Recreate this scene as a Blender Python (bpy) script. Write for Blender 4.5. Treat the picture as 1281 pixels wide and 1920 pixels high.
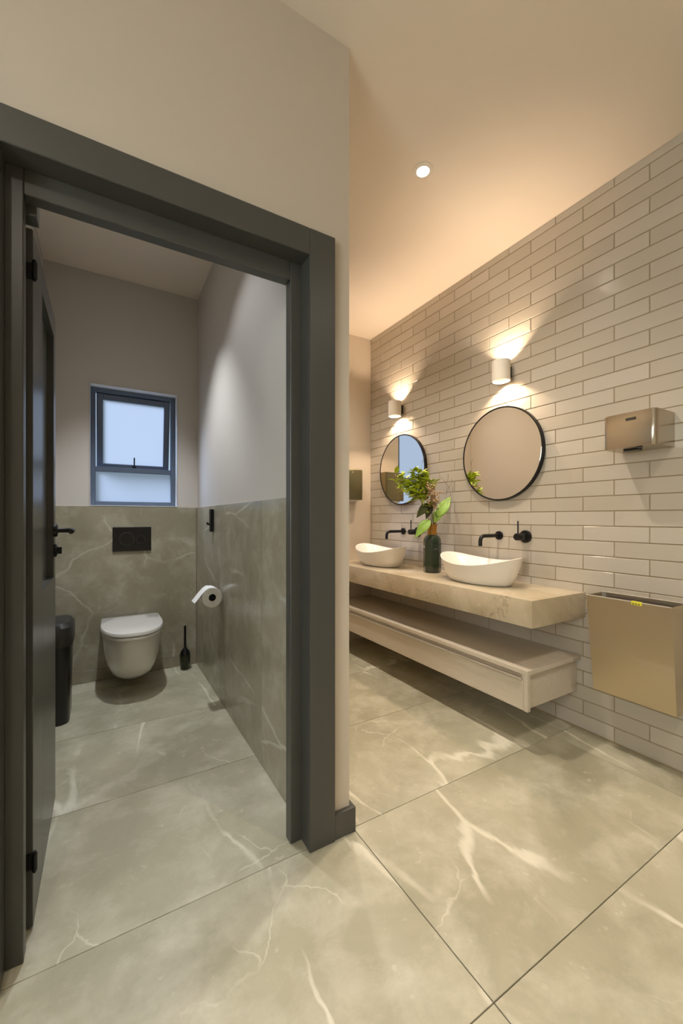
import bpy, bmesh, math, random
from mathutils import Vector, Matrix
for o in list(bpy.data.objects): bpy.data.objects.remove(o, do_unlink=True)
SC = bpy.context.scene
COL = SC.collection
PI = math.pi
random.seed(7)

# ------------------------------------------------------------------ camera
FPX, CXP, HY = 756.0, 640.5, 971.0
cam_d = bpy.data.cameras.new('camera')
cam = bpy.data.objects.new('camera', cam_d); COL.objects.link(cam)
cam.location = (0, 0, 1.1)
cam.rotation_euler = (PI/2, 0, -math.radians(30.57))
cam_d.sensor_fit = 'HORIZONTAL'; cam_d.sensor_width = 36
cam_d.lens = FPX/1281*36
cam_d.shift_y = (HY-960)/1281
cam_d.clip_start = 0.02
SC.camera = cam

# ------------------------------------------------------------------ world / exposure
w = bpy.data.worlds.new('sky'); SC.world = w; w.use_nodes = True
bg = w.node_tree.nodes['Background']
bg.inputs['Color'].default_value = (0.62, 0.82, 1.0, 1); bg.inputs['Strength'].default_value = 0.42
vs = SC.view_settings
vs.view_transform = 'Standard'; vs.look = 'None'; vs.gamma = 1; vs.use_curve_mapping = False
vs.exposure = 0.90

def add_light(name, kind, loc, power, color, parent=None, **kw):
    d = bpy.data.lights.new(name, kind); d.energy = power; d.color = color
    for k, v in kw.items(): setattr(d, k, v)
    o = bpy.data.objects.new(name, d); COL.objects.link(o)
    if parent: o.parent = parent; o.location = Vector(loc) - parent.location
    else: o.location = loc
    return o
DOWN_COL = (1.0, 0.90, 0.78)
TOIL_COL = (0.88, 0.93, 1.0)
WARM = (1.0, 0.76, 0.55)
P_DOWN = 47; P_TOIL = 40; P_SCONCE = 10
# sky light through the windows; unseen area lamp added outside the left one
a = add_light('skylight', 'SUN', (0.2, 6, 3), 6.0, (0.46, 0.62, 1.0), angle=math.radians(38))
a.rotation_euler = Vector((0.64, -0.50, -0.60)).to_track_quat('-Z', 'Y').to_euler()
a = add_light('added_daylight', 'AREA', (-2.1, -0.35, 1.6), 64, (0.86, 0.94, 0.90), shape='RECTANGLE', size=1.3, size_y=1.3)
a.rotation_euler = (0, -PI/2, 0)

# ------------------------------------------------------------------ material helpers
def lin(c): return tuple(((x/255)/12.92 if x/255 <= 0.04045 else ((x/255+0.055)/1.055)**2.4) for x in c)
def mat(name, rgb, rough=0.5, metal=0.0, **kw):
    m = bpy.data.materials.new(name); m.use_nodes = True
    b = m.node_tree.nodes['Principled BSDF']
    b.inputs['Base Color'].default_value = (*lin(rgb), 1)
    b.inputs['Roughness'].default_value = rough; b.inputs['Metallic'].default_value = metal
    for k, v in kw.items():
        b.inputs[k].default_value = (*v, 1) if isinstance(v, tuple) and len(v) == 3 else v
    return m
class N:
    def __init__(s, m): s.t = m.node_tree; s.b = s.t.nodes['Principled BSDF']
    def new(s, k, **kw):
        n = s.t.nodes.new(k)
        for a, v in kw.items(): setattr(n, a, v)
        return n
    def link(s, a, b): s.t.links.new(a, b)
    def coords(s, rnd=True, scale=(1,1,1), rot=(0,0,0)):
        tc = s.new('ShaderNodeTexCoord'); mp = s.new('ShaderNodeMapping')
        mp.inputs['Scale'].default_value = scale; mp.inputs['Rotation'].default_value = rot
        if rnd:
            oi = s.new('ShaderNodeObjectInfo'); mu = s.new('ShaderNodeMath', operation='MULTIPLY'); mu.inputs[1].default_value = 37.0
            s.link(oi.outputs['Random'], mu.inputs[0])
            ad = s.new('ShaderNodeVectorMath', operation='ADD')
            s.link(tc.outputs['Object'], ad.inputs[0]); s.link(mu.outputs[0], ad.inputs[1])
            s.link(ad.outputs[0], mp.inputs[0])
        else: s.link(tc.outputs['Object'], mp.inputs[0])
        return mp.outputs[0]
    def noise(s, vec, scale, detail=4, rough=0.55, dist=0.0):
        n = s.new('ShaderNodeTexNoise'); n.inputs['Scale'].default_value = scale; n.inputs['Detail'].default_value = detail
        n.inputs['Roughness'].default_value = rough; n.inputs['Distortion'].default_value = dist
        s.link(vec, n.inputs['Vector']); return n.outputs['Fac']
    def ramp(s, fac, stops):
        r = s.new('ShaderNodeValToRGB'); e = r.color_ramp.elements
        while len(e) > len(stops): e.remove(e[-1])
        while len(e) < len(stops): e.new(1)
        for i, (p, c) in enumerate(stops):
            e[i].position = p; e[i].color = (*(lin(c) if isinstance(c, tuple) else (c, c, c)), 1)
        s.link(fac, r.inputs[0]); return r.outputs[0]
    def mix(s, fac, a, b, mode='MIX'):
        n = s.new('ShaderNodeMix', data_type='RGBA', blend_type=mode)
        for v, i in ((fac, n.inputs[0]), (a, n.inputs[6]), (b, n.inputs[7])):
            if isinstance(v, (int, float)): i.default_value = v
            elif isinstance(v, tuple): i.default_value = (*lin(v), 1)
            else: s.link(v, i)
        return n.outputs[2]
    def math(s, op, a, b=None):
        n = s.new('ShaderNodeMath', operation=op)
        for v, i in ((a, n.inputs[0]), (b, n.inputs[1])):
            if v is None: continue
            if isinstance(v, (int, float)): i.default_value = v
            else: s.link(v, i)
        return n.outputs[0]
    def bump(s, h, strength=0.2, dist=0.002):
        n = s.new('ShaderNodeBump'); n.inputs['Strength'].default_value = strength; n.inputs['Distance'].default_value = dist
        s.link(h, n.inputs['Height']); s.link(n.outputs[0], s.b.inputs['Normal'])

def marble(name, dark, light, vein, rough, veinamt=0.75, scale=1.0):
    m = mat(name, light, rough); n = N(m)
    v = n.coords()
    cloud = n.noise(v, 1.7*scale, 6, 0.62, 0.6)
    base = n.mix(n.ramp(cloud, [(0.34, 0.0), (0.66, 1.0)]), dark, light)
    mott = n.noise(v, 6*scale, 6, 0.65, 0.2)
    base = n.mix(n.math('MULTIPLY', n.ramp(mott, [(0.46, 0.0), (0.72, 1.0)]), 0.40), base, vein)
    # white veins: cracked cells, warped and broken up by masks
    def veins(vec, sc, width, m0, m1, warp, msc):
        nz = n.new('ShaderNodeTexNoise'); nz.inputs['Scale'].default_value = 2.4*sc; nz.inputs['Detail'].default_value = 5; n.link(vec, nz.inputs['Vector'])
        sub = n.new('ShaderNodeVectorMath', operation='SUBTRACT'); sub.inputs[1].default_value = (.5, .5, .5); n.link(nz.outputs['Color'], sub.inputs[0])
        scl = n.new('ShaderNodeVectorMath', operation='SCALE'); scl.inputs['Scale'].default_value = warp; n.link(sub.outputs[0], scl.inputs[0])
        ad = n.new('ShaderNodeVectorMath', operation='ADD'); n.link(vec, ad.inputs[0]); n.link(scl.outputs[0], ad.inputs[1])
        vo = n.new('ShaderNodeTexVoronoi', feature='DISTANCE_TO_EDGE'); vo.inputs['Scale'].default_value = sc; n.link(ad.outputs[0], vo.inputs['Vector'])
        wd = n.noise(v, 5*scale, 3)
        d = n.math('DIVIDE', vo.outputs['Distance'], n.math('ADD', n.math('MULTIPLY', wd, 1.6), -.35))
        line = n.ramp(d, [(0.0, 1.0), (width*.35, 0.85), (width, 0.0)])
        mask = n.ramp(n.noise(v, msc*scale, 3, 0.5, 0.2), [(m0, 0.0), (m1, 1.0)])
        return n.math('MULTIPLY', line, mask)
    vr = n.coords(True, (1.0, 0.30, 1.0), (0.35, 0.2, 0.85))
    a1 = veins(vr, 2.2*scale, 0.045, 0.47, 0.57, 0.14, 1.7)
    a2 = veins(v, 3.2*scale, 0.022, 0.56, 0.64, 0.12, 2.6)
    al = n.math('MINIMUM', n.math('ADD', a1, n.math('MULTIPLY', a2, 0.5)), 1.0)
    spk = n.ramp(n.noise(v, 26*scale, 2, 0.5, 0), [(0.68, 0.0), (0.76, 1.0)])
    al = n.math('MAXIMUM', al, n.math('MULTIPLY', spk, 0.3))
    col = n.mix(n.math('MULTIPLY', al, veinamt), base, vein)
    n.link(col, n.b.inputs['Base Color'])
    n.link(n.math('ADD', n.math('MULTIPLY', cloud, 0.12), rough-0.06), n.b.inputs['Roughness'])
    return m

M = {}
M['floor'] = marble('grey_beige_marble_tile', (160, 154, 130), (190, 184, 158), (236, 230, 210), 0.36, 0.85)
M['wains'] = marble('grey_marble_wall_tile', (142, 134, 112), (162, 154, 132), (206, 200, 180), 0.22, 0.6)
M['grout_floor'] = mat('floor_grout', (112, 100, 78), 0.9)
def paint(name, rgb, rough=0.75):
    m = mat(name, rgb, rough); n = N(m); v = n.coords(False)
    n.bump(n.noise(v, 90, 3), 0.06, 0.001); return m
M['paint'] = paint('cream_paint', (205, 192, 174))
M['ceil'] = paint('ceiling_paint', (230, 216, 198))
M['greypaint'] = paint('cool_grey_paint', (200, 193, 184))
M['reveal'] = paint('white_reveal', (225, 225, 225))
m = mat('glazed_brick_tile', (200, 190, 173), 0.17); n = N(m); v = n.coords(True)
oi = n.new('ShaderNodeObjectInfo')
n.link(n.mix(oi.outputs['Random'], (182, 172, 155), (191, 182, 167)), n.b.inputs['Base Color'])
n.bump(n.noise(v, 11, 2, 0.5, 0.3), 0.35, 0.005); M['brick'] = m
M['grout'] = paint('tile_grout', (156, 138, 110), 0.9)
M['frame'] = paint('charcoal_eggshell_paint', (74, 73, 68), 0.36)
M['leafdoor'] = paint('charcoal_door_paint', (76, 75, 70), 0.30)
M['black'] = mat('matt_black_metal', (20, 19, 19), 0.38, 0.3)
M['blackplastic'] = mat('black_plastic', (9, 9, 9), 0.3)
M['greyplastic'] = mat('dark_grey_plastic', (44, 42, 38), 0.45)
M['ceramic'] = mat('white_ceramic', (232, 228, 220), 0.12, 0, **{'Coat Weight': 0.5})
M['matteceramic'] = mat('matt_white_ceramic', (232, 226, 214), 0.3)
M['mirror'] = mat('mirror_silver', (238, 236, 230), 0.0, 1.0)
def brushed(name, rgb, rough, sc=(400, 4, 4)):
    m = mat(name, rgb, rough, 1.0); n = N(m)
    f = n.noise(n.coords(False, sc), 1.0, 3)
    n.bump(f, 0.08, 0.0006); m.node_tree.nodes['Principled BSDF'].inputs['Anisotropic'].default_value = 0.5
    return m
M['steel'] = brushed('brushed_steel', (190, 178, 158), 0.24, (4, 4, 600))
M['steel2'] = brushed('satin_steel_panel', (206, 192, 166), 0.36, (4, 4, 300))
M['steel_tinted'] = brushed('steel_olive_reflection', (150, 142, 112), 0.3, (4, 300, 4))  # olive-brown reflection put into the base colour of plain stainless steel
M['alu'] = mat('satin_aluminium', (206, 200, 188), 0.35, 0.8)
M['winframe'] = mat('grey_powder_coat', (92, 104, 122), 0.4)
M['seal'] = mat('black_gasket', (22, 26, 34), 0.6)
m = mat('washed_oak', (176, 164, 146), 0.5); n = N(m)
f = n.noise(n.coords(False, (14, 0.9, 14)), 3.0, 6, 0.65, 0.8)
n.link(n.mix(f, (188, 176, 156), (214, 203, 184)), n.b.inputs['Base Color']); n.bump(f, 0.15, 0.001); M['wood'] = m
m = mat('fossil_stone_counter', (196, 182, 156), 0.28); n = N(m); v = n.coords(False)
b = n.mix(n.ramp(n.noise(v, 3.2, 6, 0.6, 0.8), [(0.35, 0.0), (0.65, 1.0)]), (176, 160, 130), (206, 192, 166))
f = n.noise(v, 8, 5, 0.65, 1.2); d = n.math('ABSOLUTE', n.math('SUBTRACT', f, 0.5))
ln = n.math('MULTIPLY', n.ramp(d, [(0.0, 1.0), (0.022, 0.0)]), n.ramp(n.noise(v, 4.2, 3), [(0.50, 0.0), (0.62, 1.0)]))
b = n.mix(n.math('MULTIPLY', ln, 0.6), b, (120, 98, 68))
sp = n.ramp(n.noise(v, 34, 2), [(0.66, 0.0), (0.74, 1.0)])
n.link(n.mix(n.math('MULTIPLY', sp, 0.5), b, (222, 212, 190)), n.b.inputs['Base Color']); M['counter'] = m
M['plaster'] = paint('white_plaster_lamp', (226, 216, 200), 0.7)
M['paper'] = paint('white_tissue_paper', (236, 234, 228), 0.9)
M['cardboard'] = paint('cardboard_core', (60, 54, 44), 0.9)
M['sticker'] = mat('yellow_sticker', (222, 212, 60), 0.5)
M['ink'] = mat('dark_print', (52, 46, 30), 0.6)
M['inside'] = mat('bin_interior_shade', (38, 26, 14), 0.8)
m = mat('dark_green_glass', (34, 54, 36), 0.06); m.node_tree.nodes['Principled BSDF'].inputs['Transmission Weight'].default_value = 0.35
m.node_tree.nodes['Principled BSDF'].inputs['Coat Weight'].default_value = 0.6; M['vase'] = m
m = mat('amber_glass', (214, 160, 50), 0.08); m.node_tree.nodes['Principled BSDF'].inputs['Transmission Weight'].default_value = 0.75; M['amber'] = m
m = mat('clear_glass_tint', (120, 130, 96), 0.1); m.node_tree.nodes['Principled BSDF'].inputs['Transmission Weight'].default_value = 0.85; M['glass'] = m
def emit(name, rgb, s):
    m = bpy.data.materials.new(name); m.use_nodes = True; b = m.node_tree.nodes['Principled BSDF']
    b.inputs['Base Color'].default_value = (0.8, 0.8, 0.8, 1); b.inputs['Emission Color'].default_value = (*lin(rgb), 1); b.inputs['Emission Strength'].default_value = s
    return m
M['lamp'] = emit('lit_lamp_lens', (255, 244, 228), 14)
M['bulb'] = emit('warm_bulb', (255, 222, 170), 10)
# frosted pane: part clear, part scattering
m = bpy.data.materials.new('frosted_pane'); m.use_nodes = True; t = m.node_tree
for x in list(t.nodes): t.nodes.remove(x)
o_ = t.nodes.new('ShaderNodeOutputMaterial'); mx = t.nodes.new('ShaderNodeMixShader'); tr = t.nodes.new('ShaderNodeBsdfTransparent'); tl = t.nodes.new('ShaderNodeBsdfTranslucent')
tr.inputs[0].default_value = (0.92, 0.95, 1, 1); tl.inputs[0].default_value = (0.50, 0.46, 0.42, 1); mx.inputs[0].default_value = 0.5
t.links.new(tr.outputs[0], mx.inputs[1]); t.links.new(tl.outputs[0], mx.inputs[2]); t.links.new(mx.outputs[0], o_.inputs[0]); M['pane'] = m
def leafmat(name, a, b, vein=None):
    m = mat(name, a, 0.45); n = N(m); v = n.coords(True)
    n.link(n.mix(n.noise(v, 22, 3), a, b), n.b.inputs['Base Color'])
    n.b.inputs['Subsurface Weight'].default_value = 0.0
    return m
M['leaf_yellow'] = leafmat('yellow_green_leaf', (196, 208, 44), (116, 146, 26))
M['leaf_light'] = leafmat('fresh_green_leaf', (164, 196, 92), (112, 158, 58))
M['leaf_dark'] = leafmat('dark_olive_leaf', (66, 72, 22), (44, 52, 16))
M['seed'] = leafmat('dried_pink_seed', (206, 180, 140), (120, 84, 60))
M['twig'] = mat('grey_brown_twig', (120, 104, 88), 0.8)
M['stem'] = mat('green_brown_stem', (74, 70, 30), 0.7)

# ------------------------------------------------------------------ object helpers
def tag(o, label=None, cat=None, group=None, kind=None):
    for k, v in (('label', label), ('category', cat), ('group', group), ('kind', kind)):
        if v: o[k] = v
    return o
def root_loc(p):
    l = Vector((0, 0, 0))
    while p: l += p.location; p = p.parent
    return l
def obj(name, bm, m, parent=None, smooth=False, loc=None, angle=35):
    if loc is not None: bmesh.ops.translate(bm, vec=-Vector(loc), verts=bm.verts)
    elif parent: bmesh.ops.translate(bm, vec=-root_loc(parent), verts=bm.verts)
    bmesh.ops.recalc_face_normals(bm, faces=bm.faces)
    me = bpy.data.meshes.new(name); bm.to_mesh(me); bm.free()
    o = bpy.data.objects.new(name, me); COL.objects.link(o); me.materials.append(m)
    if parent:
        o.parent = parent
        if loc is not None: o.location = Vector(loc) - root_loc(parent)
    elif loc is not None: o.location = loc
    if smooth:
        me.shade_smooth() if hasattr(me, 'shade_smooth') else None
        for p in me.polygons: p.use_smooth = True
        if angle < 180:
            try: me.set_sharp_from_angle(angle=math.radians(angle))
            except Exception: pass
    return o
def empty(name, loc, label=None, cat=None, group=None, kind=None):
    o = bpy.data.objects.new(name, None); COL.objects.link(o); o.location = loc; o.empty_display_size = 0.05
    return tag(o, label, cat, group, kind)
def copy_tree(o, parent=None, loc=None, label=None):
    c = o.copy(); COL.objects.link(c)
    if parent: c.parent = parent
    if loc is not None: c.location = loc
    if label: c['label'] = label
    for ch in [x for x in bpy.data.objects if x.parent == o]: copy_tree(ch, c)
    return c
def box(bm, x0, x1, y0, y1, z0, z1, bev=0.0, seg=1):
    r = bmesh.ops.create_cube(bm, size=1)
    vs_ = r['verts']
    bmesh.ops.scale(bm, vec=(abs(x1-x0), abs(y1-y0), abs(z1-z0)), verts=vs_)
    bmesh.ops.translate(bm, vec=((x0+x1)/2, (y0+y1)/2, (z0+z1)/2), verts=vs_)
    if bev > 0:
        es = list({e for v in vs_ for e in v.link_edges})
        bmesh.ops.bevel(bm, geom=es, offset=bev, segments=seg, affect='EDGES', profile=0.5)
    return bm
def B(*a, **k): return box(bmesh.new(), *a, **k)
def frame_of(d):
    d = d.normalized(); u = d.cross(Vector((0, 0, 1)))
    if u.length < 1e-3: u = d.cross(Vector((1, 0, 0)))
    u.normalize(); return u, d.cross(u).normalized()
def tube(bm, pts, rad, seg=12, caps=True):
    pts = [Vector(p) for p in pts]; rings = []
    if not isinstance(rad, (list, tuple)): rad = [rad]*len(pts)
    u0 = None
    for i, p in enumerate(pts):
        d = (pts[min(i+1, len(pts)-1)] - pts[max(i-1, 0)])
        u, v = frame_of(d)
        if u0 is not None:
            dn = d.normalized(); u = (u0 - dn*u0.dot(dn)).normalized(); v = dn.cross(u)
        u0 = u
        rings.append([bm.verts.new(p + rad[i]*(math.cos(2*PI*k/seg)*u + math.sin(2*PI*k/seg)*v)) for k in range(seg)])
    for a, b in zip(rings, rings[1:]):
        for k in range(seg): bm.faces.new((a[k], a[(k+1) % seg], b[(k+1) % seg], b[k]))
    if caps: bm.faces.new(rings[0]); bm.faces.new(list(reversed(rings[-1])))
    return bm
def lathe(bm, prof, c, axis='Z', seg=40, mod=None, close=False):
    """prof: list of (radius, height) around axis through c"""
    c = Vector(c); rings = []
    for r, h in prof:
        ring = []
        for k in range(seg):
            a = 2*PI*k/seg; rr = r*(mod(a, h) if mod else 1)
            x, y = rr*math.cos(a), rr*math.sin(a)
            p = {'Z': (x, y, h), 'X': (h, x, y), 'Y': (x, h, y)}[axis]
            ring.append(bm.verts.new(c + Vector(p)))
        rings.append(ring)
    pr = list(zip(rings, rings[1:]))
    if close: pr.append((rings[-1], rings[0]))
    for a, b in pr:
        for k in range(seg): bm.faces.new((a[k], a[(k+1) % seg], b[(k+1) % seg], b[k]))
    if not close:
        if prof[0][0] > 1e-5: bm.faces.new(rings[0])
        if prof[-1][0] > 1e-5: bm.faces.new(list(reversed(rings[-1])))
    return bm
def smooth_pts(ctrl, n=10):
    """Catmull-Rom through control points"""
    P = [Vector(p) for p in ctrl]; P = [P[0]*2-P[1]] + P + [P[-1]*2-P[-2]]; out = []
    for i in range(1, len(P)-2):
        for k in range(n):
            t = k/n; a, b, c, d = P[i-1:i+3]
            out.append(0.5*((2*b)+(c-a)*t+(2*a-5*b+4*c-d)*t*t+(3*b-a-3*c+d)*t**3))
    out.append(P[-2]); return out

# ------------------------------------------------------------------ dimensions (metres)
XT = 2.14            # glazed tile face
YD = 1.21            # door wall face
YF = 3.09            # far wall of wash area
XP = 0.746           # partition, wash side
XW = 0.605           # partition, toilet side tile face
YB = 3.18            # toilet back tile face
XL = -0.33           # toilet left wall
ZC = 2.755
X0, Y0 = -1.75, -1.9

# ------------------------------------------------------------------ structure
fl = tag(obj('floor', B(X0-.1, XT+.02, Y0-.1, YB+.14, -0.1, -0.004), M['grout_floor']), kind='structure')
xs = [X0, -1.637, -.437, .763, 1.963, XT+.015]; ys = [Y0, -1.788, -1.188, -.588, .012, .612, 1.212, 1.812, 2.412, 3.012, YB+.02]
g = 0.0013
tilecache = {}
for i in range(len(xs)-1):
    for j in range(len(ys)-1):
        cx_, cy_ = (xs[i]+xs[i+1])/2, (ys[j]+ys[j+1])/2; sx, sy = xs[i+1]-xs[i], ys[j+1]-ys[j]
        key = (round(sx, 3), round(sy, 3))
        if key not in tilecache:
            tilecache[key] = obj('floor_tile', B(-sx/2+g, sx/2-g, -sy/2+g, sy/2-g, -0.012, 0, bev=0.0008), M['floor'])
            o = tilecache[key]
        else: o = tilecache[key].copy(); COL.objects.link(o)
        o.parent = fl; o.location = (cx_, cy_, 0)
ce = tag(obj('ceiling', B(X0-.1, XT+.1, Y0-.1, YB+.14, ZC, ZC+.1), M['ceil']), kind='structure')

# tiled wall: grout bed + single tiles
wr = tag(obj('wall_right', B(XT+.0025, XT+.14, Y0-.1, YF+.1, -.1, ZC+.02), M['grout']), kind='structure')
PZ, PY = .0751, .296
TH = .0705; TW = .2918
def proj(x, y, z):
    s, c = math.sin(math.radians(30.57)), math.cos(math.radians(30.57)); fw = x*s+y*c
    return (CXP+FPX*(x*c-y*s)/fw, HY-FPX*(z-1.1)/fw, fw) if fw > .05 else (9e9, 9e9, -1)
specs = []
for k in range(-1, 37):
    z0 = .007+PZ*k+(PZ-TH)/2; z1 = z0+TH; z0 = max(z0, 0.0015); z1 = min(z1, ZC-.001)
    if z1-z0 < .01: continue
    off = .866 if k % 2 else 1.014
    for nn in range(-12, 10):
        y0 = off+PY*nn+(PY-TW)/2; y1 = y0+TW
        y0 = max(y0, Y0+.001); y1 = min(y1, YF-.002)
        if y1-y0 < .012: continue
        u, v, fw = proj(XT, (y0+y1)/2, (z0+z1)/2)
        vis = fw > 0 and -60 < u < 1340 and u > 650
        specs.append((0 if vis else 1, (fw if fw > 0 else 99), y0, y1, z0, z1))
specs.sort()
cache = {}; rest = bmesh.new()
for i, (nv, fw, y0, y1, z0, z1) in enumerate(specs):
    if i < 300 and not nv:
        key = (round(y1-y0, 3), round(z1-z0, 3))
        if key not in cache:
            h, q = (y1-y0)/2, (z1-z0)/2
            cache[key] = obj('tile', B(0, .0065, -h, h, -q, q, bev=.0014, seg=1), M['brick'])
            o = cache[key]
        else: o = cache[key].copy(); COL.objects.link(o)
        o.parent = wr; o.location = (XT-.0005+random.uniform(0, .0006), (y0+y1)/2, (z0+z1)/2)
        o.rotation_euler = (0, random.uniform(-.004, .004), random.uniform(-.0016, .0016))
    else: box(rest, XT, XT+.0065, y0, y1, z0, z1, bev=.0016)
o = obj('tile', rest, M['brick'], wr); o['kind'] = 'stuff'

def opening_wall(axis, a0, a1, t0, t1, z0, z1, oa0, oa1, oz0, oz1):
    bm = bmesh.new()
    def bb(p0, p1, q0, q1):
        if p1-p0 < 1e-4 or q1-q0 < 1e-4: return
        if axis == 'X': box(bm, p0, p1, t0, t1, q0, q1)
        else: box(bm, t0, t1, p0, p1, q0, q1)
    bb(a0, oa0, z0, z1); bb(oa1, a1, z0, z1); bb(oa0, oa1, z0, oz0); bb(oa0, oa1, oz1, z1)
    return bm
# door wall
DX0, DX1, DZ = -.232, .615, 1.99
tag(obj('wall_front', opening_wall('X', X0-.1, XP, YD, YD+.115, -.02, ZC+.02, DX0, DX1, -.02, DZ), M['paint']), kind='structure')
wpo = tag(obj('wall_partition', B(XW+.01, XP, YD+.115, YB+.12, -.02, ZC+.02), M['paint']), kind='structure')
wpo.data.materials.append(M['greypaint'])
for f in wpo.data.polygons:
    if f.normal.x < -.5: f.material_index = 1
WX0, WX1, WZ0, WZ1 = -.078, .468, 1.183, 2.004
wb = tag(obj('wall_toilet_back', opening_wall('X', XL-.1, XW+.01, YB+.01, YB+.14, -.02, ZC+.02, WX0, WX1, WZ0, WZ1), M['greypaint']), kind='structure')
tag(obj('wall_toilet_left', B(XL-.12, XL, YD+.115, YB+.01, -.02, ZC+.02), M['greypaint']), kind='structure')
FX0, FX1, FZ0, FZ1 = 1.02, 1.76, 1.18, 2.12
wf = tag(obj('wall_far', opening_wall('X', XP, XT+.0025, YF, YF+.14, -.02, ZC+.02, FX0, FX1, FZ0, FZ1), M['paint']), kind='structure')
tag(obj('wall_back', B(X0-.1, XT+.0025, Y0-.12, Y0, -.02, ZC+.02), M['paint']), kind='structure')
tag(obj('wall_left', opening_wall('Y', Y0, YD, X0-.12, X0, -.02, ZC+.02, -1.05, .35, .9, 2.2), M['paint']), kind='structure')

# wainscot tiles
WH = 1.178
wp = bpy.data.objects['wall_partition']
for (a, b_) in ((YD+.117, 1.722), (1.7245, 2.322), (2.3245, 2.922), (2.9245, YB)):
    for (z0, z1) in ((0, WH),):
        obj('wall_tile', B(XW, XW+.012, a, b_, z0+.001, z1, bev=.0008), M['wains'], wp, loc=(XW, (a+b_)/2, .6))
for (a, b_) in ((XL+.001, XW-.001),):
    for (z0, z1) in ((0.001, .078), (.080, WH)):
        obj('wall_tile', B(a, b_, YB, YB+.012, z0, z1, bev=.0008), M['wains'], wb, loc=((a+b_)/2, YB, .6))
wl = bpy.data.objects['wall_toilet_left']
for (a, b_) in ((YD+.117, 1.722), (1.7245, 2.322), (2.3245, 2.922), (2.9245, YB)):
    obj('wall_tile', B(XL-.006, XL+.006, a, b_, .001, WH, bev=.0008), M['wains'], wl, loc=(XL, (a+b_)/2, .6))

# skirting: door wall right piece + corner + partition side
bm = bmesh.new()
box(bm, .677, XP+.017, YD-.018, YD, 0.001, .088, bev=.003, seg=2)
tag(obj('baseboard_front', bm, M['frame']), kind='structure')
tag(obj('baseboard_partition', B(XP, XP+.017, YD+.0005, YF, 0.001, .088, bev=.003, seg=2), M['frame']), kind='structure')

# windows ------------------------------------------------------------
def window(name, x0, x1, z0, z1, yw, mull, split, tilt, detail=True):
    """outer frame sits yw..yw+.045 deep, camera side facing -Y"""
    W_ = empty(name, ((x0+x1)/2, yw, z0), kind='structure')
    t = .030
    bm = bmesh.new()
    box(bm, x0, x0+t, yw, yw+.05, z0, z1, .002); box(bm, x1-t, x1, yw, yw+.05, z0, z1, .002)
    box(bm, x0+t, x1-t, yw, yw+.05, z0, z0+t, .002); box(bm, x0+t, x1-t, yw, yw+.05, z1-t, z1, .002)
    box(bm, x0+t, x1-t, yw+.002, yw+.048, split-.016, split+.016, .002)
    obj('window_frame', bm, M['winframe'], W_)
    obj('pane', B(x0+t, x1-t, yw+.02, yw+.026, z0+t, split-.016), M['pane'], W_, loc=((x0+x1)/2, yw+.02, z0))
    # awning sash, hinged at the top
    hz = z1-t-.003; sh = hz-(split+.0)
    piv = Vector(((x0+x1)/2, yw+.03, hz))
    bm = bmesh.new(); a0, a1 = x0+t+.004, x1-t-.004; s = .04
    zb = hz-sh+.006
    box(bm, a0, a0+s, yw+.012, yw+.046, zb, hz, .003); box(bm, a1-s, a1, yw+.012, yw+.046, zb, hz, .003)
    box(bm, a0+s, a1-s, yw+.012, yw+.046, zb, zb+s, .003); box(bm, a0+s, a1-s, yw+.012, yw+.046, hz-s, hz, .003)
    sa = obj('sash', bm, M['winframe'], W_, loc=piv)
    pn = obj('pane', B(a0+s, a1-s, yw+.026, yw+.032, zb+s, hz-s), M['pane'], None, loc=piv)
    pn.parent = sa; pn.location = (0, 0, 0)
    cxx = (x0+x1)/2
    bm = bmesh.new(); box(bm, cxx-.012, cxx+.012, yw-.006, yw+.013, zb+.006, zb+.034, .002); box(bm, cxx-.0045, cxx+.0045, yw-.012, yw-.003, zb+.018, zb+.095, .002)
    hd = obj('handle', bm, M['seal'], None, loc=piv); hd.parent = sa; hd.location = (0, 0, 0)
    sa.rotation_euler = (tilt, 0, 0)
    return W_
window('window_1', WX0+.002, WX1-.002, WZ0+.002, WZ1-.002, YB+.075, 0, 1.44, math.radians(9))
# white reveal lining of toilet window
rv = bmesh.new()
box(rv, WX0, WX0+.0015, YB+.0005, YB+.138, WZ0, WZ1); box(rv, WX1-.0015, WX1, YB+.0005, YB+.138, WZ0, WZ1)
box(rv, WX0, WX1, YB-.002, YB+.138, WZ0-.002, WZ0+.002); box(rv, WX0, WX1, YB+.0005, YB+.138, WZ1-.0015, WZ1)
tag(obj('trim_1', rv, M['reveal']), kind='structure')
window('window_2', FX0+.001, FX1-.001, FZ0+.001, FZ1-.001, YF+.06, 0, 1.46, 0)
# unseen window added in the left wall for brightness (behind the frame): fixed light
W3 = empty('window_added', (X0, -.35, .9), kind='structure')
bm = bmesh.new()
for y_ in (-1.05, -.37, .31): box(bm, X0-.07, X0-.03, y_, y_+.04, .9, 2.2, .002)
for z_ in (.9, 2.16): box(bm, X0-.07, X0-.03, -1.05, .35, z_, z_+.04, .002)
obj('window_frame', bm, M['winframe'], W3)
obj('pane', B(X0-.052, X0-.047, -1.01, -.37, .94, 2.16), M['pane'], W3)
obj('pane', B(X0-.052, X0-.047, -.33, .31, .94, 2.16), M['pane'], W3)

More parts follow.
